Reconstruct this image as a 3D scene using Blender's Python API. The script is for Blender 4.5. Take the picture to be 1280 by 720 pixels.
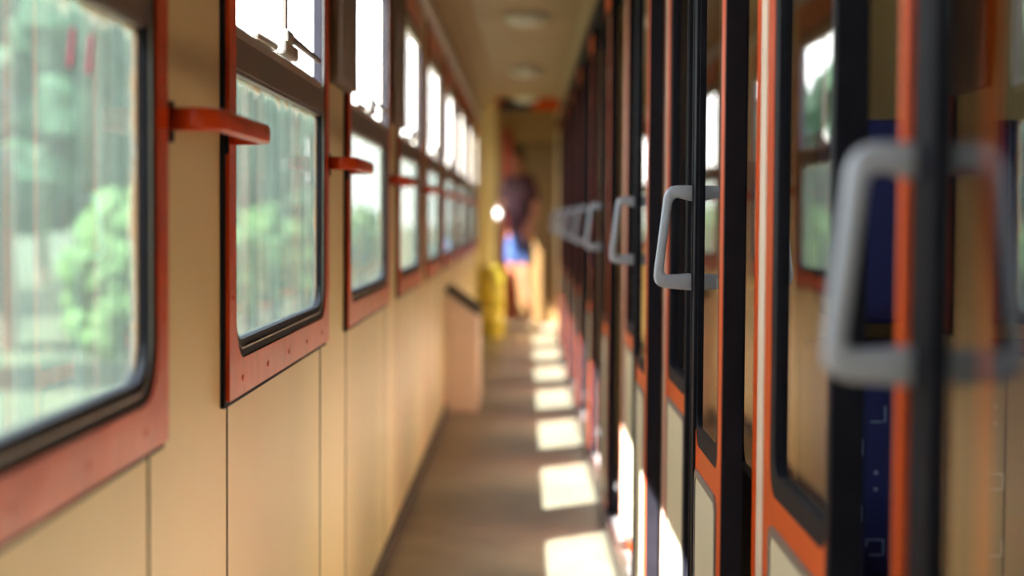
import bpy, bmesh, math, random
from mathutils import Vector, Matrix, Euler
random.seed(7)
C = bpy.context.scene.collection
PI = math.pi
for o in list(bpy.data.objects): bpy.data.objects.remove(o)

# ------------------------------------------------------------------ camera
CAMH = 1.18
F = 2100.0
cam_d = bpy.data.cameras.new('camera'); cam = bpy.data.objects.new('camera', cam_d); C.objects.link(cam)
cam.location = (0, 0, CAMH)
cam_d.sensor_width = 36.0
cam_d.lens = F/1280*36
cam_d.clip_start = 0.05; cam_d.clip_end = 600
yaw, pit, roll = math.atan(16/F), math.atan(88/F), math.radians(0.35)
cam.rotation_euler = (Matrix.Rotation(yaw, 3, 'Z') @ Matrix.Rotation(PI/2-pit, 3, 'X') @ Matrix.Rotation(roll, 3, 'Z')).to_euler()
cam_d.dof.use_dof = True
cam_d.dof.focus_distance = 3.05
cam_d.dof.aperture_fstop = 2.0
cam_d.dof.aperture_blades = 0
bpy.context.scene.camera = cam

# ------------------------------------------------------------------ world, sun, exposure
sc = bpy.context.scene
sc.view_settings.view_transform = 'Standard'
try: sc.view_settings.look = 'None'
except Exception: pass
sc.view_settings.gamma = 1.0
sc.view_settings.use_curve_mapping = False
sc.view_settings.exposure = 0.1
w = bpy.data.worlds.new('world'); sc.world = w; w.use_nodes = True
wn = w.node_tree.nodes; wl = w.node_tree.links
bg = wn['Background']; bg.inputs[1].default_value = 7.0
tc = wn.new('ShaderNodeTexCoord'); sep = wn.new('ShaderNodeSeparateXYZ'); rmp = wn.new('ShaderNodeValToRGB')
wl.new(tc.outputs['Generated'], sep.inputs[0]); wl.new(sep.outputs['Z'], rmp.inputs[0]); wl.new(rmp.outputs[0], bg.inputs[0])
rmp.color_ramp.elements[0].position = 0.0; rmp.color_ramp.elements[0].color = (1.0, 0.98, 0.95, 1)
rmp.color_ramp.elements[1].position = 0.8; rmp.color_ramp.elements[1].color = (0.62, 0.78, 1.0, 1)
SUN_DIR = Vector((1, 0.85, -1.78)).normalized()
sl = bpy.data.lights.new('sun', 'SUN'); sl.energy = 75.0; sl.angle = math.radians(0.6); sl.color = (1.0, 0.97, 0.93)
sun = bpy.data.objects.new('sun', sl); C.objects.link(sun)
sun.rotation_euler = SUN_DIR.to_track_quat('-Z', 'Y').to_euler()

# ------------------------------------------------------------------ materials
def srgb(r, g, b):
    f = lambda c: (c/255/12.92) if c/255 <= .04045 else ((c/255+.055)/1.055)**2.4
    return (f(r), f(g), f(b), 1)
def mat(name, col, rough=.5, metal=0.0, var=.08, scale=8, bump=0.0, stretch=(1,1,1), coat=0.0, spec=.5):
    m = bpy.data.materials.new(name); m.use_nodes = True
    n = m.node_tree.nodes; l = m.node_tree.links; b = n['Principled BSDF']
    t = n.new('ShaderNodeTexCoord'); mp = n.new('ShaderNodeMapping'); mp.inputs['Scale'].default_value = stretch
    no = n.new('ShaderNodeTexNoise'); no.inputs['Scale'].default_value = scale; no.inputs['Detail'].default_value = 5
    l.new(t.outputs['Object'], mp.inputs[0]); l.new(mp.outputs[0], no.inputs[0])
    r = n.new('ShaderNodeValToRGB'); l.new(no.outputs[0], r.inputs[0])
    r.color_ramp.elements[0].position = .3; r.color_ramp.elements[1].position = .7
    r.color_ramp.elements[0].color = tuple(c*(1-var) for c in col[:3])+(1,)
    r.color_ramp.elements[1].color = tuple(min(1, c*(1+var)) for c in col[:3])+(1,)
    l.new(r.outputs[0], b.inputs['Base Color'])
    b.inputs['Roughness'].default_value = rough; b.inputs['Metallic'].default_value = metal
    b.inputs['Specular IOR Level'].default_value = spec
    if coat: b.inputs['Coat Weight'].default_value = coat; b.inputs['Coat Roughness'].default_value = .15
    if bump:
        bp = n.new('ShaderNodeBump'); bp.inputs['Strength'].default_value = bump; bp.inputs['Distance'].default_value = .01
        l.new(no.outputs[0], bp.inputs['Height']); l.new(bp.outputs[0], b.inputs['Normal'])
    return m
M = {}
M['orange']  = mat('orange_paint', srgb(194, 58, 8), .28, var=.14, scale=14, bump=.2, coat=.04, spec=.3)
M['dorange'] = mat('door_orange_paint', srgb(210, 78, 12), .38, var=.06, scale=14, bump=.05, spec=.2)
M['cream']   = mat('cream_laminate', srgb(220, 200, 148), .38, var=.05, scale=2.2, stretch=(1, 1, .25))
M['dcream']  = mat('door_cream_panel', srgb(212, 206, 178), .45, var=.03)
M['ceil']    = mat('ceiling_laminate', srgb(158, 130, 90), .5, var=.05, scale=3)
M['black']   = mat('black_rubber', srgb(26, 26, 33), .6, var=.2, scale=20, bump=.05, spec=.08)
M['jet']     = mat('black_seam', srgb(16, 14, 12), .8)
M['transom'] = mat('grey_brown_metal', srgb(104, 92, 88), .4, .3, var=.1)
M['alu']     = mat('aluminium', srgb(200, 196, 190), .3, .8, var=.08)
M['beige']   = mat('beige_sash', srgb(170, 158, 140), .5)
M['floor']   = mat('floor_vinyl', srgb(140, 128, 112), .42, var=.16, scale=5, bump=.04)
M['base']    = mat('dark_skirting', srgb(62, 50, 42), .6)
M['handle']  = mat('grey_plastic', srgb(160, 164, 174), .35, var=.04)
M['trimgrey']= mat('grey_trim', srgb(120, 118, 118), .4, .4)
M['navy']    = mat('navy_fabric', srgb(26, 34, 92), .85, var=.12, scale=60, bump=.1)
M['motif']   = mat('pale_thread', srgb(130, 150, 190), .8)
M['curtain'] = mat('curtain_fabric', srgb(140, 124, 114), .9, var=.15, scale=10, stretch=(20, 20, 1))
M['white']   = mat('white_box_paint', srgb(226, 205, 184), .5, var=.03)
M['yellow']  = mat('yellow_bin_plastic', srgb(196, 170, 60), .45)
M['skin']    = mat('skin', srgb(150, 90, 66), .5)
M['hair']    = mat('dark_hair', srgb(40, 26, 22), .6)
M['maroon']  = mat('maroon_shirt', srgb(56, 14, 28), .8, var=.2)
M['denim']   = mat('blue_denim', srgb(38, 62, 108), .8, var=.15)
M['shoe']    = mat('white_shoes', srgb(235, 232, 230), .5)
M['lamp']    = mat('lamp_cover', srgb(245, 238, 225), .3)
M['lampf']   = mat('lamp_frame', srgb(176, 160, 140), .4)
M['sign']    = mat('dark_sign', srgb(38, 34, 44), .4)
M['leafA'] = mat('leaves_mid', srgb(30, 62, 38), .8, var=.5, scale=2.2, bump=.5)
M['leafB'] = mat('leaves_light', srgb(58, 88, 38), .8, var=.4, scale=2.2, bump=.5)
M['leafC'] = mat('leaves_bluegreen', srgb(36, 64, 54), .8, var=.4, scale=1.5, bump=.4)
M['bark'] = mat('bark', srgb(90, 76, 62), .9)
M['grass'] = mat('dry_grass', srgb(54, 62, 40), .9, var=.3, scale=.4)

def glass(name, tint, ior=1.5, dust=0.0, edge=None):
    m = bpy.data.materials.new(name); m.use_nodes = True
    n = m.node_tree.nodes; l = m.node_tree.links
    for x in list(n):
        if x.type != 'OUTPUT_MATERIAL': n.remove(x)
    out = [x for x in n if x.type == 'OUTPUT_MATERIAL'][0]
    tr = n.new('ShaderNodeBsdfTransparent'); tr.inputs[0].default_value = tint
    gl = n.new('ShaderNodeBsdfGlossy'); gl.inputs['Roughness'].default_value = .02; gl.inputs[0].default_value = (1,1,1,1)
    fr = n.new('ShaderNodeFresnel'); fr.inputs[0].default_value = ior
    # fresnel of a thin sheet: the same on its back faces
    geo = n.new('ShaderNodeNewGeometry')
    mx = n.new('ShaderNodeMixShader')
    l.new(tr.outputs[0], mx.inputs[1]); l.new(gl.outputs[0], mx.inputs[2])
    ma = n.new('ShaderNodeMath'); ma.operation = 'MULTIPLY'
    sb = n.new('ShaderNodeMath'); sb.operation = 'SUBTRACT'; sb.inputs[0].default_value = 1.0
    l.new(geo.outputs['Backfacing'], sb.inputs[1]); l.new(fr.outputs[0], ma.inputs[0]); l.new(sb.outputs[0], ma.inputs[1])
    l.new(ma.outputs[0], mx.inputs[0])
    last = mx
    if dust:
        df = n.new('ShaderNodeBsdfDiffuse'); df.inputs[0].default_value = srgb(176, 182, 176)
        tl = n.new('ShaderNodeBsdfTranslucent'); tl.inputs[0].default_value = srgb(190, 205, 196)
        m2 = n.new('ShaderNodeMixShader'); m2.inputs[0].default_value = .45
        l.new(df.outputs[0], m2.inputs[1]); l.new(tl.outputs[0], m2.inputs[2])
        t = n.new('ShaderNodeTexCoord'); mp = n.new('ShaderNodeMapping'); mp.inputs['Scale'].default_value = (1, 14, 1.2)
        l.new(t.outputs['Object'], mp.inputs[0])
        no = n.new('ShaderNodeTexNoise'); no.inputs['Scale'].default_value = 3; no.inputs['Detail'].default_value = 6
        l.new(mp.outputs[0], no.inputs[0])
        r = n.new('ShaderNodeMapRange'); r.inputs[1].default_value = .35; r.inputs[2].default_value = .75
        r.inputs[3].default_value = dust*.6; r.inputs[4].default_value = dust*1.5
        l.new(no.outputs[0], r.inputs[0])
        fac = r.outputs[0]
        if edge:   # crust of dirt along the pane's border, (ymin, ymax, zmin, zmax)
            s = n.new('ShaderNodeSeparateXYZ'); l.new(t.outputs['Object'], s.inputs[0])
            n2 = n.new('ShaderNodeTexNoise'); n2.inputs['Scale'].default_value = 26; n2.inputs['Detail'].default_value = 6
            l.new(t.outputs['Object'], n2.inputs[0])
            def M2(op, a, b):
                q = n.new('ShaderNodeMath'); q.operation = op
                for i, v in enumerate((a, b)):
                    if isinstance(v, (int, float)): q.inputs[i].default_value = v
                    else: l.new(v, q.inputs[i])
                return q.outputs[0]
            d = M2('MINIMUM', M2('MINIMUM', M2('SUBTRACT', s.outputs['Y'], edge[0]), M2('SUBTRACT', edge[1], s.outputs['Y'])),
                              M2('MULTIPLY', M2('SUBTRACT', edge[3], s.outputs['Z']), 1.0))
            wob = M2('ADD', M2('MULTIPLY', n2.outputs[0], .07), -.012)
            e = n.new('ShaderNodeMapRange'); e.inputs[1].default_value = -.006; e.inputs[2].default_value = .012
            e.inputs[3].default_value = .0; e.inputs[4].default_value = .5
            l.new(M2('SUBTRACT', wob, d), e.inputs[0])
            fac = M2('MAXIMUM', fac, e.outputs[0])
            for sh, ca, cb in ((df, srgb(176, 182, 176), srgb(150, 120, 88)), (tl, srgb(190, 205, 196), srgb(150, 122, 92))):
                cr = n.new('ShaderNodeValToRGB'); cr.color_ramp.elements[0].color = ca; cr.color_ramp.elements[1].color = cb
                cr.color_ramp.elements[0].position = .1; cr.color_ramp.elements[1].position = .5
                l.new(e.outputs[0], cr.inputs[0]); l.new(cr.outputs[0], sh.inputs[0])
        m3 = n.new('ShaderNodeMixShader'); l.new(fac, m3.inputs[0]); l.new(mx.outputs[0], m3.inputs[1]); l.new(m2.outputs[0], m3.inputs[2])
        last = m3
    l.new(last.outputs[0], out.inputs[0])
    return m
M['glass'] = glass('clear_glass', (.98, .99, .98, 1), 1.12)
M['doorglass'] = glass('door_glass', (.80, .82, .80, 1), 1.75)
M['dirty'] = glass('dirty_window_glass', (.62, .67, .655, 1), 2.2, dust=.075, edge=(.095, 1.235, .975, 1.42))

# ------------------------------------------------------------------ helpers
def finish(name, bm, mats, parent=None, smooth=False, bevel=0.0):
    me = bpy.data.meshes.new(name)
    bmesh.ops.recalc_face_normals(bm, faces=bm.faces)
    bm.to_mesh(me); bm.free()
    if not isinstance(mats, (list, tuple)): mats = [mats]
    for m in mats: me.materials.append(m)
    if smooth:
        for p in me.polygons: p.use_smooth = True
    o = bpy.data.objects.new(name, me); C.objects.link(o)
    if parent: o.parent = parent
    if bevel:
        b = o.modifiers.new('bevel', 'BEVEL'); b.width = bevel; b.segments = 2; b.limit_method = 'ANGLE'
    return o
def tag(o, label=None, cat=None, group=None, kind=None):
    if label: o['label'] = label
    if cat: o['category'] = cat
    if group: o['group'] = group
    if kind: o['kind'] = kind
    return o
def empty(name, loc=(0, 0, 0)):
    o = bpy.data.objects.new(name, None); C.objects.link(o); o.location = loc; o.empty_display_size = .1
    return o
def box(bm, x0, x1, y0, y1, z0, z1, mi=0):
    vs = [bm.verts.new((x, y, z)) for x in (x0, x1) for y in (y0, y1) for z in (z0, z1)]
    for f in ((0,1,3,2), (4,6,7,5), (0,4,5,1), (2,3,7,6), (0,2,6,4), (1,5,7,3)):
        fc = bm.faces.new([vs[i] for i in f]); fc.material_index = mi
def BM(): return bmesh.new()
def rrect(y0, y1, z0, z1, r, n=7):
    pts = []
    r = max(r, 1e-4)
    for cy, cz, a in ((y1-r, z0+r, -PI/2), (y1-r, z1-r, 0), (y0+r, z1-r, PI/2), (y0+r, z0+r, PI)):
        for i in range(n): 
            t = a+PI/2*i/(n-1); pts.append((cy+r*math.cos(t), cz+r*math.sin(t)))
    return pts
def ring(bm, outer, ro, inner, ri, x0, x1, mi=0, lip=0.0):
    """rectangular frame in the y-z plane between x0 and x1, lip slopes the inner edge"""
    A = rrect(*outer, ro); B = rrect(*inner, ri); n = len(A)
    rings = []
    for x, P in ((x0, A), (x1, A), (x1, B), (x0, B)):
        rings.append([bm.verts.new((x, p[0], p[1])) for p in P])
    for k in range(4):
        a, b = rings[k], rings[(k+1) % 4]
        for i in range(n):
            j = (i+1) % n
            f = bm.faces.new((a[i], a[j], b[j], b[i])); f.material_index = mi
def plate(bm, rect, r, x0, x1, mi=0):
    P = rrect(*rect, r); n = len(P)
    a = [bm.verts.new((x0, p[0], p[1])) for p in P]; b = [bm.verts.new((x1, p[0], p[1])) for p in P]
    for i in range(n):
        j = (i+1) % n
        f = bm.faces.new((a[i], a[j], b[j], b[i])); f.material_index = mi
    bm.faces.new(a).material_index = mi; bm.faces.new(b).material_index = mi
def cyl(bm, p0, p1, r0, r1=None, n=16, mi=0):
    r1 = r0 if r1 is None else r1
    p0, p1 = Vector(p0), Vector(p1); d = (p1-p0).normalized()
    u = d.orthogonal().normalized(); v = d.cross(u)
    a = [bm.verts.new(p0+(u*math.cos(2*PI*i/n)+v*math.sin(2*PI*i/n))*r0) for i in range(n)]
    b = [bm.verts.new(p1+(u*math.cos(2*PI*i/n)+v*math.sin(2*PI*i/n))*r1) for i in range(n)]
    for i in range(n):
        j = (i+1) % n; bm.faces.new((a[i], a[j], b[j], b[i])).material_index = mi
    bm.faces.new(a).material_index = mi; bm.faces.new(b).material_index = mi
def copy_tree(o, dy):
    def rec(s, par):
        c = s.copy(); C.objects.link(c)
        if par: c.parent = par
        for ch in [x for x in s.children]: rec(ch, c)
        return c
    r = rec(o, None); r.location.y += dy
    return r
P = 1.78
YB, YE = -2.0, 18.6          # ends of the corridor
WX = -0.475                  # left wall face
ORD = ['first', 'second', 'third', 'fourth', 'fifth', 'sixth', 'seventh', 'eighth', 'ninth', 'tenth']

# ------------------------------------------------------------------ structure
# floor
bm = BM(); box(bm, -.60, 2.4, YB, YE, -.08, 0)
tag(finish('floor', bm, M['floor']), 'brown grey vinyl corridor floor with sunlit squares', 'floor', kind='structure')
# left wall: window k has outer frame y in [.84+P*k, +1.33]
W0 = .84
def ap(k): return (W0+P*k+.06, W0+P*k+1.27)
bm = BM()
ks = list(range(-1, 9))
box(bm, -.492, WX, YB, YE, 0, .95)
box(bm, -.492, WX, YB, YE, 1.99, 2.5)
edges = [YB]
for k in ks: edges += list(ap(k))
edges += [17.08, 17.95, 18.0, 18.3]
edges.append(YE)
for i in range(0, len(edges), 2): box(bm, -.492, WX, edges[i], edges[i+1], .95, 1.99)
box(bm, -.492, WX, 17.08, 17.95, 1.62, 1.99); box(bm, -.492, WX, 17.08, 17.95, .95, 1.14)
for k in ks:                                   # black joints of the wall panels under the windows
    for s in (W0+P*k+1.27, W0+P*k+1.83):
        box(bm, WX-.002, WX+.0012, s-.004, s+.004, .05, .95, 1)
tag(finish('wall_left', bm, [M['cream'], M['jet']]), 'cream laminate outer wall of the corridor, below and between the windows', 'wall', kind='structure')
bm = BM(); box(bm, WX, WX+.012, YB, YE, 0, .055)
tag(finish('baseboard_left', bm, M['base'], bevel=.003), 'dark skirting along the foot of the cream wall', 'baseboard', kind='structure')
# ceiling with coves
bm = BM()
prof = [(-.475, 2.17), (-.44, 2.24), (-.37, 2.33), (-.30, 2.38), (.31, 2.38), (.345, 2.33), (.36, 2.24), (.365, 2.13), (.40, 2.13), (.40, 2.5), (-.475, 2.5)]
a = [bm.verts.new((x, YB, z)) for x, z in prof]; b = [bm.verts.new((x, YE, z)) for x, z in prof]
for i in range(len(prof)):
    j = (i+1) % len(prof); bm.faces.new((a[i], a[j], b[j], b[i]))
bm.faces.new(a); bm.faces.new(b)
for k in range(0, 11):                         # cross joints of the ceiling panels
    y = 1.2+P*k; box(bm, -.30, .31, y-.006, y+.006, 2.374, 2.381, 1)
box(bm, .40, 2.4, YB, YE, 2.4, 2.5)
tag(finish('ceiling', bm, [M['ceil'], M['lampf']]), 'cream panelled corridor ceiling with rounded edges', 'ceiling', kind='structure')
bm = BM(); box(bm, WX-.001, WX+.034, YB, YE, 2.13, 2.175)
tag(finish('trim_1', bm, mat('pale_strip', srgb(206, 198, 190), .35), bevel=.004), 'pale metal strip along the top of the corridor windows', 'trim', kind='structure')
bm = BM(); box(bm, .306, .40, YB, 16.9, 2.07, 2.13)
tag(finish('trim_2', bm, M['black'], bevel=.003), 'black top rail above the compartment doors', 'trim', kind='structure')
bm = BM(); box(bm, .306, .40, YB, 16.9, 0, .045)
tag(finish('trim_3', bm, M['trimgrey'], bevel=.003), 'grey floor sill under the compartment doors', 'trim', kind='structure')
# outer wall of the compartments, back and end walls
bm = BM(); box(bm, 2.3, 2.4, YB, YE, 0, 2.4)
tag(finish('wall_right', bm, M['cream']), 'cream outer wall of the compartments', 'wall', kind='structure')
bm = BM(); box(bm, -.56, 2.4, YB-.1, YB, 0, 2.5)
tag(finish('wall_back', bm, M['cream']), 'cream wall closing the corridor behind the camera', 'wall', kind='structure')
bm = BM(); box(bm, -.56, 2.4, YE, YE+.1, 0, 2.5)
tag(finish('wall_end', bm, mat('brown_laminate', srgb(150, 118, 72), .5)), 'brown end wall behind the standing person', 'wall', kind='structure')
# vestibule side wall right and portal frame
bm = BM(); box(bm, .34, .42, 16.9, YE, 0, 2.4)
tag(finish('wall_vestibule', bm, M['cream']), 'cream side wall at the far end on the right', 'wall', kind='structure')
bm = BM(); box(bm, -.474, .34, 17.0, 17.06, 2.27, 2.379)
tag(finish('trim_4', bm, M['dorange'], bevel=.004), 'orange cross beam over the far end of the corridor', 'trim', kind='structure')
bm = BM()
pts = [(-.474, 16.75), (-.40, 16.75), (-.345, 16.77), (-.31, 16.81), (-.295, 16.87), (-.295, 17.0), (-.474, 17.0)]
a = [bm.verts.new((x, y, 0)) for x, y in pts]; b = [bm.verts.new((x, y, 2.379)) for x, y in pts]
for i in range(len(pts)):
    j = (i+1) % len(pts); bm.faces.new((a[i], a[j], b[j], b[i]))
bm.faces.new(a); bm.faces.new(b)
tag(finish('wall_column', bm, M['cream']), 'cream rounded corner column at the far left of the corridor', 'wall', kind='structure')

# exit door in the left vestibule
dr = empty('door_20', (0, 17.05, 0)); tag(dr, 'orange framed outer door on the left beside the standing person', 'door', kind='structure')
bm = BM(); ring(bm, (0, .96, .02, 2.1), .02, (.05, .88, 1.16, 1.60), .05, WX, WX+.01); finish('door_leaf', bm, M['orange'], dr)
bm = BM(); plate(bm, (.05, .88, 1.16, 1.60), .05, -.483, -.479); finish('door_pane', bm, M['glass'], dr)
bm = BM(); cyl(bm, (WX+.06, .12, .95), (WX+.06, .12, 1.35), .016); cyl(bm, (WX+.02, .12, .99), (WX+.06, .12, .99), .012); cyl(bm, (WX+.02, .12, 1.31), (WX+.06, .12, 1.31), .012)
finish('door_handle', bm, M['alu'], dr, smooth=True)
wv = empty('window_40', (0, 18.0, 0)); tag(wv, 'added narrow window at the far end of the left wall, lets in a sun patch', 'window', kind='structure')  # unseen opening, added to throw a sun patch on the end wall
bm = BM(); ring(bm, (-.02, .32, .93, 2.01), .01, (0, .30, .95, 1.99), .02, WX, WX+.006); finish('frame', bm, M['orange'], wv)
bm = BM(); plate(bm, (-.005, .305, .945, 1.995), .02, -.486, -.482); finish('pane', bm, M['glass'], wv)
# end door
dr = empty('door_21', (.06, YE, 0)); tag(dr, 'brown cream gangway door in the end wall behind the person', 'door', kind='structure')
bm = BM(); box(bm, -.22, .36, -.03, 0, .02, 2.02); finish('door_leaf', bm, mat('door_brown', srgb(112, 84, 48), .5), dr, bevel=.004)
bm = BM(); box(bm, -.31, -.22, -.045, 0, .0, 2.15); box(bm, .36, .39, -.045, 0, .0, 2.07); finish('door_frame', bm, mat('dull_red_paint', srgb(150, 40, 22), .5), dr)
bm = BM(); cyl(bm, (-.15, -.06, 1.05), (-.15, -.06, 1.2), .012); cyl(bm, (-.15, -.03, 1.07), (-.15, -.06, 1.07), .01); cyl(bm, (-.15, -.03, 1.18), (-.15, -.06, 1.18), .01); finish('door_handle', bm, M['alu'], dr)

# ------------------------------------------------------------------ corridor windows
def make_window():
    r = empty('window_1', (0, W0, 0))
    bm = BM(); ring(bm, (-.010, 1.336, .878, 2.112), .004, (.055, 1.275, .95, 1.99), .05, WX, -.468)
    finish('backing_seal', bm, M['black'], r)
    bm = BM(); ring(bm, (0, 1.33, .888, 2.105), .006, (.062, 1.268, .948, 1.985), .075, -.468, -.461)
    for (y, z) in [(.12+i*.27, .915) for i in range(5)]+[(.03, 1.05+i*.3) for i in range(4)]+[(1.3, 1.05+i*.3) for i in range(4)]:
        cyl(bm, (-.4609, y, z), (-.4595, y, z), .0055, .0045, 10)
    finish('frame', bm, M['orange'], r, bevel=.0015)
    bm = BM(); ring(bm, (.062, 1.268, .948, 1.985), .075, (.078, 1.252, .960, 1.968), .068, -.488, -.4640)
    ring(bm, (.081, 1.249, .963, 1.965), .065, (.092, 1.238, .976, 1.952), .06, -.488, -.468)
    finish('gasket', bm, M['black'], r)
    bm = BM(); ring(bm, (.078, 1.252, .960, 1.968), .068, (.081, 1.249, .963, 1.965), .065, -.488, -.4650)
    finish('gasket_bead', bm, M['alu'], r)
    bm = BM(); plate(bm, (.086, 1.244, .97, 1.43), .05, -.484, -.480)
    finish('lower_pane', bm, M['dirty'], r)
    bm = BM(); box(bm, -.488, -.466, .09, 1.24, 1.416, 1.470)
    box(bm, -.486, -.468, .09, 1.24, 1.410, 1.416)
    finish('transom', bm, M['transom'], r, bevel=.003)
    bm = BM(); box(bm, -.488, -.480, .09, 1.24, 1.470, 1.496); box(bm, -.476, -.469, .09, 1.24, 1.470, 1.486)
    finish('sash_rail', bm, M['alu'], r, bevel=.002)
    bm = BM(); box(bm, -.488, -.466, .09, 1.24, 1.925, 1.97)
    finish('head_rail', bm, M['beige'], r, bevel=.003)
    bm = BM(); box(bm, -.4865, -.4815, .09, .76, 1.494, 1.927)
    finish('upper_pane', bm, M['glass'], r)
    bm = BM(); box(bm, -.488, -.479, .745, .772, 1.494, 1.927)
    finish('sash_stile', bm, M['transom'], r, bevel=.002)
    bm = BM(); box(bm, -.479, -.458, .60, .78, 1.490, 1.518); box(bm, -.477, -.462, .66, .74, 1.518, 1.545)
    cyl(bm, (-.476, .34, 1.497), (-.476, .56, 1.499), .007, .009)
    la = finish('latch', bm, M['alu'], r, bevel=.006)
    bm = BM(); cyl(bm, (-.470, .74, 1.535), (-.448, 1.02, 1.515), .0075, .006); finish('latch_lever', bm, M['transom'], la, smooth=True)
    return r
w1 = make_window()
wins = [w1]
for k in range(1, 9): wins.append(copy_tree(w1, P*k))
wb = copy_tree(w1, -P)
for i, o in enumerate(wins):
    o.name = 'window_%d' % (i+1)
    tag(o, 'orange framed corridor window, %s from the camera on the left wall' % ORD[i], 'window', kind='structure')
wb.name = 'window_10'; tag(wb, 'orange framed corridor window behind the camera', 'window', kind='structure')

bm = BM()          # two slanted pink strokes on the glass of the first window
for y in (.925, 1.0):
    vs = [bm.verts.new((x, y+dy, z)) for x in (-.4800, -.4795) for dy, z in ((0, 1.335), (.016, 1.335), (.03, 1.378), (.014, 1.378))]
    for f in ((0,1,2,3), (7,6,5,4), (0,4,5,1), (1,5,6,2), (2,6,7,3), (3,7,4,0)): bm.faces.new([vs[i] for i in f])
o = finish('pink_mark', bm, mat('pink_stroke', srgb(200, 70, 110), .6), wins[0])
# ------------------------------------------------------------------ compartment wall
def make_door():
    """sliding door leaf; far edge at local y = 0, toward the camera is negative"""
    r = empty('door_1', (0, 1.385, 0))
    X0, X1 = .3175, .350
    bm = BM(); ring(bm, (-.460, -.060, .05, 2.065), .002, (-.415, -.066, .765, 1.99), .04, X0, X1)
    # lower part opening filled by the panel
    finish('leaf', bm, M['dorange'], r, bevel=.0015)
    bm = BM(); ring(bm, (-.415, -.066, .765, 1.99), .04, (-.396, -.075, .80, 1.965), .04, X0+.001, X1-.004)
    finish('gasket', bm, M['black'], r)
    bm = BM(); plate(bm, (-.401, -.070, .795, 1.97), .04, .3215, .3265)
    finish('pane', bm, M['doorglass'], r)
    bm = BM(); ring(bm, (-.410, -.070, .09, .722), .03, (-.395, -.084, .105, .708), .022, X0-.003, X0+.004)
    finish('panel_trim', bm, M['trimgrey'], r)
    bm = BM(); plate(bm, (-.395, -.084, .105, .708), .022, X0-.001, X0+.003)
    finish('lower_panel', bm, M['dcream'], r)
    bm = BM(); box(bm, .3125, .352, -.068, 0, .05, 2.065); box(bm, .3185, .352, -.470, -.460, .05, 2.065)
    for q in (-.023, -.012): box(bm, .311, .3125, q-.003, q+.003, .05, 2.065)
    finish('edge_seal', bm, M['black'], r, bevel=.002)
    # handle: C loop standing out from the leaf
    out = [(.3125, 1.242), (.282, 1.242), (.272, 1.240), (.264, 1.233), (.259, 1.222), (.2425, 1.085), (.2415, 1.072), (.244, 1.060), (.252, 1.0525), (.264, 1.050), (.3125, 1.046)]
    inn = [(.3125, 1.078), (.268, 1.075), (.260, 1.077), (.2585, 1.084), (.2735, 1.208), (.277, 1.216), (.284, 1.2195), (.3125, 1.212)]
    bm = BM(); vs = [bm.verts.new((x, -.026, z)) for x, z in out+inn]
    f = bm.faces.new(vs); g = bmesh.ops.extrude_face_region(bm, geom=[f])
    for v in [e for e in g['geom'] if isinstance(e, bmesh.types.BMVert)]: v.co.y = -.002
    finish('door_handle', bm, M['handle'], r, smooth=True, bevel=.005)
    return r
def make_fixed():
    r = empty('window_11', (0, 1.98, 0))
    X0, X1 = .362, .385
    bm = BM(); ring(bm, (.0, .67, .05, 2.065), .002, (.012, .485, .778, 1.99), .05, X0, X1)
    finish('leaf', bm, M['dorange'], r, bevel=.0012)
    bm = BM(); box(bm, X0-.0015, .400, -.012, .014, .05, 2.065); finish('edge_seal', bm, M['black'], r)
    bm = BM(); box(bm, X0-.002, X0, .546, .606, .05, 2.065); finish('cream_strip', bm, M['white'], r)
    bm = BM(); ring(bm, (.012, .485, .778, 1.99), .05, (.020, .440, .812, 1.965), .045, X0+.001, X1)
    finish('gasket', bm, M['black'], r)
    bm = BM(); plate(bm, (.016, .445, .807, 1.97), .045, .371, .376); finish('pane', bm, M['doorglass'], r)
    bm = BM(); ring(bm, (.015, .475, .09, .735), .03, (.030, .460, .106, .720), .022, X0-.003, X0+.004); finish('panel_trim', bm, M['trimgrey'], r)
    bm = BM(); plate(bm, (.030, .460, .106, .720), .022, X0-.001, X0+.003); finish('lower_panel', bm, M['dcream'], r)
    return r
def make_pocket():
    r = empty('window_31', (0, 2.665, 0))
    bm = BM(); ring(bm, (0, .43, .05, 2.065), .004, (.03, .40, .74, 1.99), .04, .385, .405)
    finish('frame', bm, M['black'], r, bevel=.002)
    bm = BM(); plate(bm, (.03, .40, .74, 1.99), .04, .394, .399); finish('pane', bm, M['doorglass'], r)
    return r
D0 = make_door(); FX = make_fixed(); PK = make_pocket()
doors, fixed, pock = [D0], [FX], [PK]
for k in range(1, 9): doors.append(copy_tree(D0, P*k))
for d_, y_ in zip(doors, (1.37, 3.16, 4.82, 6.86)): d_.location.y = y_
for k in range(1, 8): fixed.append(copy_tree(FX, P*k)); pock.append(copy_tree(PK, P*k))
for i, o in enumerate(doors):
    o.name = 'door_%d' % (i+1); tag(o, 'glazed sliding compartment door with grey handle, %s from the camera' % ORD[i], 'door', kind='structure')
for i, o in enumerate(fixed):
    o.name = 'window_%d' % (i+11); tag(o, 'orange framed fixed glazed panel beyond the %s compartment door' % ORD[i], 'window', kind='structure')
for i, o in enumerate(pock):
    o.name = 'window_%d' % (i+21); tag(o, 'black framed fixed glass strip behind the %s compartment door' % ORD[i+1], 'window', kind='structure')
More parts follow.
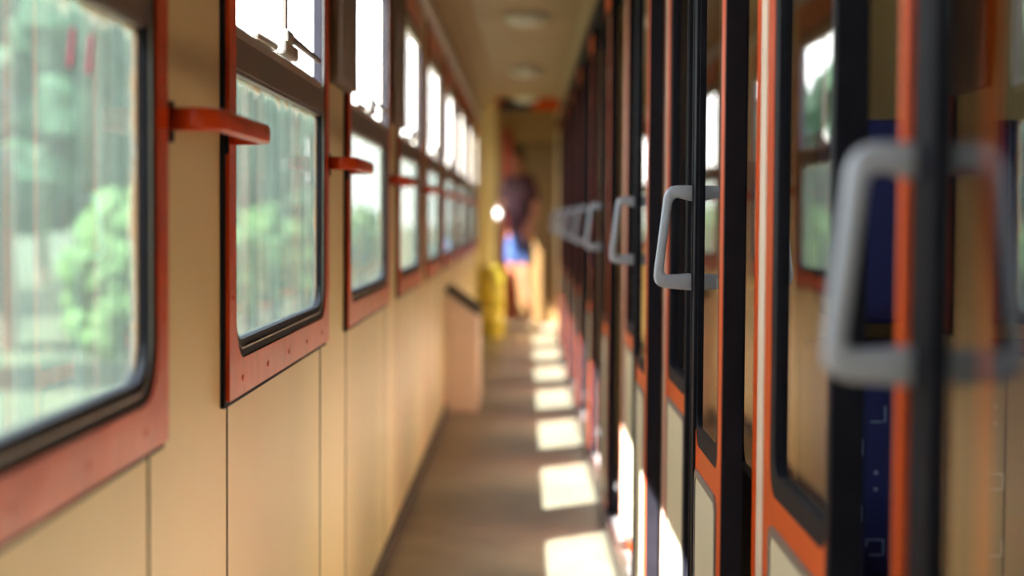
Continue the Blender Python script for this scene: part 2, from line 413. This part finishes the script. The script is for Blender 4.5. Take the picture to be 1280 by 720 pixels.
# wall section before the first door and behind the camera
bm = BM(); box(bm, .355, .40, YB, .80, .045, 2.07)
tag(finish('wall_right_near', bm, M['dcream']), 'cream compartment wall beside and behind the camera', 'wall', kind='structure')
bm = BM(); box(bm, .375, .40, 15.7, 16.9, .045, 2.07)
tag(finish('wall_right_far', bm, M['cream']), 'cream compartment wall past the last door', 'wall', kind='structure')
n = 5
for k in range(0, 9):
    if k < 3:
        for xa, xb, wd in ((.354, .368, 'outer'), (.424, .443, 'inner')):
            bm = BM(); box(bm, xa, xb, 1.58+P*k, 1.60+P*k, .0451, 2.069)
            tag(finish('trim_%d' % n, bm, M['dorange'], bevel=.002), 'orange %s guide post in the %s compartment doorway' % (wd, ORD[k]), 'post', kind='structure'); n += 1
for k in range(0, 9):
    y = 2.66+P*k
    bm = BM(); box(bm, .402, 2.3, y, y+.03, 0, 2.4)
    tag(finish('wall_partition_%d' % (k+1), bm, M['cream']), 'cream partition wall at the far side of the %s compartment' % ORD[k], 'wall', kind='structure')

# ------------------------------------------------------------------ seats
def make_seat():
    r = empty('compartment_seat', (.70, 2.40, 0))
    def cushion(bm, x0, x1, y0, y1, z0, z1): box(bm, x0, x1, y0, y1, z0, z1)
    bm = BM(); cushion(bm, -.27, .27, 0, .14, 1.03, 1.325); finish('headrest', bm, M['navy'], r, smooth=True, bevel=.035)
    bm = BM(); cushion(bm, -.28, .28, .0, .20, .42, 1.0); o = finish('backrest', bm, M['navy'], r, smooth=True, bevel=.03)
    # woven pattern of open squares and dots on the fabric
    bm = BM(); S = .0022
    def bar(x, z, w_, h_): box(bm, x-w_/2, x+w_/2, -.0012, .002, z-h_/2, z+h_/2)
    rnd = random.Random(3)
    i = 0
    for zi in range(11):
        for xi in range(6):
            x = -.22+xi*.085+(.03 if zi % 2 else 0)-.005; z = .47+zi*.048; q = rnd.randint(0, 3)
            if q < 3:
                if q != 0: bar(x, z+.011, .024, S)
                if q != 1: bar(x, z-.011, .018, S)
                bar(x+.012, z, S, .024)
                if q == 2: bar(x-.012, z+.006, S, .010)
            else:
                for dz in (-.012, .012): bar(x, z+dz, .005, .005)
    dg = bpy.context.evaluated_depsgraph_get(); dg.update()
    em = bpy.data.meshes.new_from_object(o.evaluated_get(dg)); o.modifiers.clear()
    for f in bm.faces: f.material_index = 1
    bm.from_mesh(em)
    bm.to_mesh(em); bm.free(); o.data = em
    em.materials.append(M['motif'])
    bm = BM(); cushion(bm, -.28, .28, -.36, .05, .28, .45); finish('seat', bm, M['navy'], r, smooth=True, bevel=.04)
    bm = BM(); box(bm, -.24, .24, -.28, .12, 0, .29); finish('seat_base', bm, M['trimgrey'], r)
    return r
s0 = make_seat(); tag(s0, 'navy blue patterned seat seen through the nearest open compartment doorway', 'seat', 'navy compartment seats')
s1 = copy_tree(s0, P); tag(s1, 'navy blue seat in the second compartment behind the focused door', 'seat', 'navy compartment seats')

# ------------------------------------------------------------------ grab rails
def make_rail():
    r = empty('grab_rail', (0, 2.40, 1.306))
    bm = BM()
    # flat bar swept: out of the wall, along, and back
    path = [(-.464, -.20), (-.425, -.20), (-.412, -.193), (-.405, -.175), (-.405, .205), (-.412, .223), (-.425, .230), (-.464, .230)]
    secs = []
    hw, hh = .010, .0155
    n_ = 12
    for i, (x, y) in enumerate(path):
        p = Vector((x, y)); a = Vector(path[max(i-1, 0)]); b = Vector(path[min(i+1, len(path)-1)])
        t = (b-a).normalized(); nn = Vector((-t.y, t.x))
        sec = []
        for j in range(n_):
            an = 2*PI*j/n_; cx, cz = math.cos(an), math.sin(an)
            sx = math.copysign(abs(cx)**.6, cx)*hw; sz = math.copysign(abs(cz)**.6, cz)*hh
            q = p+nn*sx; sec.append(bm.verts.new((q.x, q.y, sz)))
        secs.append(sec)
    for i in range(len(secs)-1):
        for j in range(n_):
            k = (j+1) % n_; bm.faces.new((secs[i][j], secs[i][k], secs[i+1][k], secs[i+1][j]))
    bm.faces.new(secs[0]); bm.faces.new(secs[-1])
    finish('bar', bm, M['orange'], r, smooth=True)
    for yy in (-.20, .230):
        bm = BM(); box(bm, WX+.0005, -.462, yy-.016, yy+.016, -.03, .024); finish('bracket', bm, M['black'], r, bevel=.003)
    return r
g0 = make_rail(); rails = [g0]
for k in range(1, 8): rails.append(copy_tree(g0, P*k))
for i, o in enumerate(rails):
    tag(o, 'orange grab rail on the cream wall between the %s and %s windows' % (ORD[i], ORD[i+1]), 'grab rail', 'orange grab rails between the corridor windows')

# ------------------------------------------------------------------ curtains between windows
def make_curtain():
    r = empty('curtain', (WX+.028, 4.195, 1.50))
    bm = BM(); n_ = 60; rows = []
    for z, s in ((0, 1), (.02, 1), (.3, .97), (.6, 1)):
        row = []
        for i in range(n_+1):
            t = i/n_; y = (t-.5)*.36*s; x = .018*math.sin(t*2*PI*7+z*2)
            row.append(bm.verts.new((x, y, z)))
        rows.append(row)
    for a, b in zip(rows, rows[1:]):
        for i in range(n_): bm.faces.new((a[i], a[i+1], b[i+1], b[i]))
    o = finish('cloth', bm, M['curtain'], r, smooth=True); s = o.modifiers.new('solid', 'SOLIDIFY'); s.thickness = .003
    bm = BM(); cyl(bm, (0, -.19, .605), (0, .19, .605), .007); finish('curtain_rod', bm, M['alu'], r, smooth=True)
    return r
c0 = make_curtain(); c0.location.x = WX+.024
tag(c0, 'grey brown gathered curtain between the second and third windows', 'curtain', 'gathered corridor curtains')
c1 = copy_tree(c0, P); tag(c1, 'grey brown gathered curtain between the third and fourth windows', 'curtain', 'gathered corridor curtains')

# ------------------------------------------------------------------ bins
b = empty('wall_bin', (-.37, 10.1, 0)); tag(b, 'cream box bin with sloping dark lid at the foot of the left wall', 'bin')
bm = BM()
pr = [(-.103, 0), (.09, 0), (.09, .59), (-.103, .73)]
A_ = [bm.verts.new((x, -.0, z)) for x, z in pr]; B_ = [bm.verts.new((x, .75, z)) for x, z in pr]
for i in range(4):
    j = (i+1) % 4; bm.faces.new((A_[i], A_[j], B_[j], B_[i]))
bm.faces.new(A_); bm.faces.new(B_)
finish('body', bm, M['white'], b, bevel=.006)
bm = BM(); pr = [(-.103, .732), (.10, .585), (.10, .605), (-.103, .754)]
A_ = [bm.verts.new((x, -.01, z)) for x, z in pr]; B_ = [bm.verts.new((x, .76, z)) for x, z in pr]
for i in range(4):
    j = (i+1) % 4; bm.faces.new((A_[i], A_[j], B_[j], B_[i]))
bm.faces.new(A_); bm.faces.new(B_)
finish('lid', bm, M['base'], b)
b = empty('yellow_bin', (-.33, 16.5, 0)); tag(b, 'yellow round litter bin by the column at the far left', 'bin')
bm = BM(); prof_ = [(.115, 0), (.13, .05), (.135, .35), (.13, .62), (.12, .66)]
for (r0, z0), (r1, z1) in zip(prof_, prof_[1:]): cyl(bm, (0, 0, z0), (0, 0, z1), r0, r1, 28)
finish('body', bm, M['yellow'], b, smooth=True)
bm = BM(); cyl(bm, (0, 0, .66), (0, 0, .70), .125, .08, 28); finish('lid', bm, M['yellow'], b, smooth=True)

# ------------------------------------------------------------------ ceiling lamps and sign
def make_lamp():
    r = empty('ceiling_lamp', (0.0, 9.96, 2.38))
    bm = BM(); cyl(bm, (0, 0, -.0005), (0, 0, -.022), .15, .14, 32); finish('base_ring', bm, M['lampf'], r)
    bm = BM(); pf = [(.128, -.022), (.122, -.045), (.10, -.062), (.06, -.072), (.001, -.075)]
    for (r0, z0), (r1, z1) in zip(pf, pf[1:]): cyl(bm, (0, 0, z0), (0, 0, z1), r0, r1, 32)
    finish('cover', bm, M['lamp'], r, smooth=True)
    return r
l0 = make_lamp(); lamps = [l0]
for dy in (3.56, 6.64): lamps.append(copy_tree(l0, dy))
for o, t in zip(lamps, ('nearest one at the top of the photo', 'middle one of the row', 'last one before the orange beam')):
    tag(o, 'round unlit ceiling lamp, '+t, 'ceiling lamp', 'round corridor ceiling lamps')
sg = empty('hanging_sign', (-.10, 16.97, 2.30)); tag(sg, 'small dark sign box on the orange beam at the far end', 'sign')
bm = BM(); box(bm, -.16, .16, 0, .029, -.05, .055); finish('sign_board', bm, M['sign'], sg, bevel=.004)
bm = BM(); box(bm, -.165, .165, -.004, .0, -.056, -.05); box(bm, -.165, .165, -.004, 0, .055, .061); finish('sign_rim', bm, M['alu'], sg)

# ------------------------------------------------------------------ person
def skin(name, pts, edges_, m, parent, root=0, sub=2):
    me = bpy.data.meshes.new(name); me.from_pydata([p[:3] for p in pts], edges_, [])
    o = bpy.data.objects.new(name, me); C.objects.link(o)
    s = o.modifiers.new('skin', 'SKIN'); s.use_smooth_shade = True
    for i, p in enumerate(pts):
        v = me.skin_vertices[0].data[i]; r = p[3]; v.radius = r if isinstance(r, tuple) else (r, r); v.use_root = (i == root)
    ss = o.modifiers.new('sub', 'SUBSURF'); ss.levels = sub; ss.render_levels = sub
    dg = bpy.context.evaluated_depsgraph_get(); dg.update()
    nm = bpy.data.meshes.new_from_object(o.evaluated_get(dg)); o.modifiers.clear(); o.data = nm
    nm.materials.clear(); nm.materials.append(m)
    o.parent = parent
    return o
pe = empty('person', (-.05, 17.85, 0)); pe.scale = (.90, .90, 1.04); pe.rotation_euler.z = math.radians(-35)
tag(pe, 'person in dark maroon top and denim shorts standing at the far end of the corridor', 'person')
H = 1.0
J = {  # x, y, z, r   facing mostly left/towards camera
 'pel': (.0, 0, 1.0, .125), 'spn': (-.01, 0, 1.18, .115), 'chs': (-.02, 0, 1.38, .135), 'nk0': (-.03, 0, 1.56, .06), 'nk1': (-.045, -.01, 1.64, .052),
 'hd0': (-.055, -.02, 1.72, .078), 'hd1': (-.055, -.02, 1.82, .082), 
 'hpL': (-.09, 0, .93, .095), 'knL': (-.10, -.03, .52, .06), 'caL': (-.085, .0, .36, .056), 'anL': (-.07, .02, .10, .04), 'toL': (-.11, -.13, .045, .035),
 'hpR': (.09, 0, .93, .095), 'knR': (.07, -.02, .52, .06), 'caR': (.09, .02, .36, .056), 'anR': (.12, .05, .10, .04), 'toR': (.10, -.11, .045, .035),
 'shL': (-.17, 0, 1.50, .06), 'elL': (-.23, -.05, 1.23, .042), 'wrL': (-.12, -.22, 1.16, .028), 'paL': (-.09, -.28, 1.165, .03),
 'shR': (.13, 0, 1.50, .06), 'elR': (.20, .03, 1.22, .042), 'wrR': (.16, -.10, 1.0, .028), 'paR': (.155, -.13, .93, .03)}
keys = list(J); ix = {k: i for i, k in enumerate(keys)}
E = [('pel','spn'),('spn','chs'),('chs','nk0'),('nk0','nk1'),('nk1','hd0'),('hd0','hd1'),('pel','hpL'),('hpL','knL'),('knL','caL'),('caL','anL'),('anL','toL'),
     ('pel','hpR'),('hpR','knR'),('knR','caR'),('caR','anR'),('anR','toR'),('chs','shL'),('shL','elL'),('elL','wrL'),('wrL','paL'),('chs','shR'),('shR','elR'),('elR','wrR'),('wrR','paR')]
pts = [J[k] for k in keys]; ed = [(ix[a], ix[b]) for a, b in E]
for side, pa, d in (('L', J['paL'], Vector((0, -1, .1))), ('R', J['paR'], Vector((0, -.35, -1)))):   # fingers
    d.normalize(); sd = Vector((0, 0, 1)) if side == 'L' else Vector((0, 1, -.3)).normalized()
    for fi, (off, ln) in enumerate(((-.024, .060), (-.008, .075), (.008, .072), (.024, .058))):
        b0 = Vector(pa[:3])+sd*off+d*.02; b1 = b0+d*ln*.55; b2 = b1+(d*.6+Vector((.8, 0, 0)))*ln*.45
        i0 = len(pts); pts += [(*b0, .010), (*b1, .009), (*b2, .008)]
        ed += [(ix['pa'+side], i0), (i0, i0+1), (i0+1, i0+2)]
    b0 = Vector(pa[:3])+sd*.03+Vector((.02, 0, 0)); b1 = b0+(d+Vector((.5, 0, 0))+sd*.4)*.035; i0 = len(pts)
    pts += [(*b0, .012), (*b1, .010)]; ed += [(ix['pa'+side], i0), (i0, i0+1)]
skin('body', pts, ed, M['skin'], pe)
def sub_(ks_, es_, grow, name, m, tweak={}):
    p_ = []
    for k in ks_:
        q = tweak.get(k, J[k]); p_.append((q[0], q[1], q[2], q[3]+grow))
    return skin(name, p_, [(ks_.index(a), ks_.index(b)) for a, b in es_], m, pe)
sub_(['spn','pel','chs','nk0','shL','elL','shR','elR'], [('pel','spn'),('spn','chs'),('chs','nk0'),('chs','shL'),('shL','elL'),('chs','shR'),('shR','elR')], .034, 'top', M['maroon'],
     {'elL': (-.218, -.032, 1.29, .045), 'elR': (.185, .02, 1.28, .045), 'nk0': (-.03, 0, 1.54, .05), 'pel': (0, 0, .97, .135)})
sub_(['spn','pel','hpL','knL','hpR','knR'], [('spn','pel'),('pel','hpL'),('hpL','knL'),('pel','hpR'),('hpR','knR')], .02, 'shorts', M['denim'],
     {'knL': (-.10, -.015, .62, .072), 'knR': (.075, -.01, .62, .072), 'pel': (0, 0, .98, .13), 'spn': (0, 0, 1.06, .118)})
for s_ in ('L', 'R'):
    a, t = J['an'+s_], J['to'+s_]
    skin('shoe', [(a[0], a[1]+.02, .05, .045), (a[0]*.5+t[0]*.5, (a[1]+t[1])/2, .048, .046), (t[0], t[1]-.02, .04, .038), (a[0], a[1]+.01, .11, .043)], [(0, 1), (1, 2), (0, 3)], M['shoe'], pe)
skin('hair', [(-.052, -.005, 1.85, .112), (-.05, .035, 1.77, .10), (-.05, .045, 1.66, .05), (-.05, .05, 1.56, .035)], [(0, 1), (1, 2), (2, 3)], M['hair'], pe)
for sx in (-.03, .03):
    bm = BM(); bmesh.ops.create_uvsphere(bm, u_segments=10, v_segments=8, radius=.011, matrix=Matrix.Translation((-.055+sx, -.108, 1.775))); finish('eye', bm, M['hair'], pe, smooth=True)
bm = BM(); cyl(bm, (-.055, -.10, 1.77), (-.055, -.125, 1.735), .006, .014, 8); finish('nose', bm, M['skin'], pe, smooth=True)
bm = BM(); box(bm, -.08, -.03, -.103, -.098, 1.692, 1.702); finish('mouth', bm, M['maroon'], pe)
cp = empty('highlight_cup', (-.275, 17.85-.275, 1.155)); tag(cp, 'added white cup standing for a bright spot at the hand of the standing person', 'cup')  # cup added to give the bright highlight beside the hand
bm = BM(); cyl(bm, (0, 0, 0), (0, 0, .11), .027, .036, 20); finish('cup_body', bm, M['shoe'], cp, smooth=True)
bm = BM(); cyl(bm, (0, 0, .11), (0, 0, .122), .043, .038, 20); finish('cup_lid', bm, M['shoe'], cp, smooth=True)

# ------------------------------------------------------------------ outside
bm = BM(); box(bm, -260, -1.2, -60, 420, -1.5, -1.3)
tag(finish('ground', bm, M['grass']), 'pale sunlit grass beside the track outside the windows', 'ground', kind='structure')
def make_crown(seed, mk, nb=120):
    rnd = random.Random(seed); bm = BM()
    for i in range(nb):
        th = rnd.uniform(0, 2*PI); ph = math.acos(rnd.uniform(-.8, 1)); rr = rnd.uniform(.45, 1.0)
        c = Vector((math.sin(ph)*math.cos(th)*2.1*rr, math.sin(ph)*math.sin(th)*2.1*rr, 4.6+math.cos(ph)*3.0*rr))
        r_ = rnd.uniform(.32, .8)
        g = bmesh.ops.create_icosphere(bm, subdivisions=2, radius=r_, matrix=Matrix.Translation(c))
        for v in g['verts']:
            d = (v.co-c); v.co = c+d*(1+rnd.uniform(-.22, .28))
    return finish('crown', bm, mk)
def make_tree(seed, mk):
    r = empty('leafy_tree'); o = make_crown(seed, mk); o.parent = r
    bm = BM(); cyl(bm, (0, 0, 0), (0, 0, 2.6), .22, .16, 10); cyl(bm, (0, 0, 2.4), (.7, .3, 4.6), .12, .06, 8); cyl(bm, (0, 0, 2.5), (-.6, -.2, 4.8), .12, .06, 8)
    finish('trunk', bm, M['bark'], r)
    return r
T = [make_tree(1, M['leafA']), make_tree(2, M['leafB']), make_tree(3, M['leafC'])]
spots = []
rnd = random.Random(5)
for i in range(8):      # bank of trees abreast of the first window, two rows
    spots.append((-9.0-rnd.uniform(0, .8), 24+i*6.4, rnd.choice((0, 0, 2)), rnd.uniform(.85, .98), 0))
    spots.append((-16.5-rnd.uniform(0, .8), 27+i*6.6, rnd.choice((0, 1, 2)), rnd.uniform(.95, 1.05), 0))
for i in range(9):      # lighter bushes at their foot
    spots.append((-5.0-rnd.uniform(0, .5), 22+i*4.2, 1, rnd.uniform(.28, .36), 1))
for i in range(9):      # far belt, distance haze put into its bluish leaf colour
    spots.append((-13-i*.9, 80+i*8, 2, rnd.uniform(.65, .85), 2))
first = {}
used = set()
for (x, y, k, s, gidx) in spots:
    if k in used:
        def rec(q, par):
            c = q.copy(); C.objects.link(c)
            if par: c.parent = par
            for ch in list(q.children): rec(ch, c)
            return c
        o = rec(T[k], None)
    else: o = T[k]; used.add(k)
    o.location = (x, y, -1.3); o.scale = (s, s, s); o.rotation_euler.z = rnd.uniform(0, 6)
    tag(o, ('tall leafy tree in the green bank outside the nearest windows', 'low light green bush at the foot of the trees outside', 'distant bluish green tree outside the farther windows')[gidx],
        'tree', ('green bank trees outside the nearest windows', 'bushes at the foot of the trees', 'distant trees outside')[gidx])
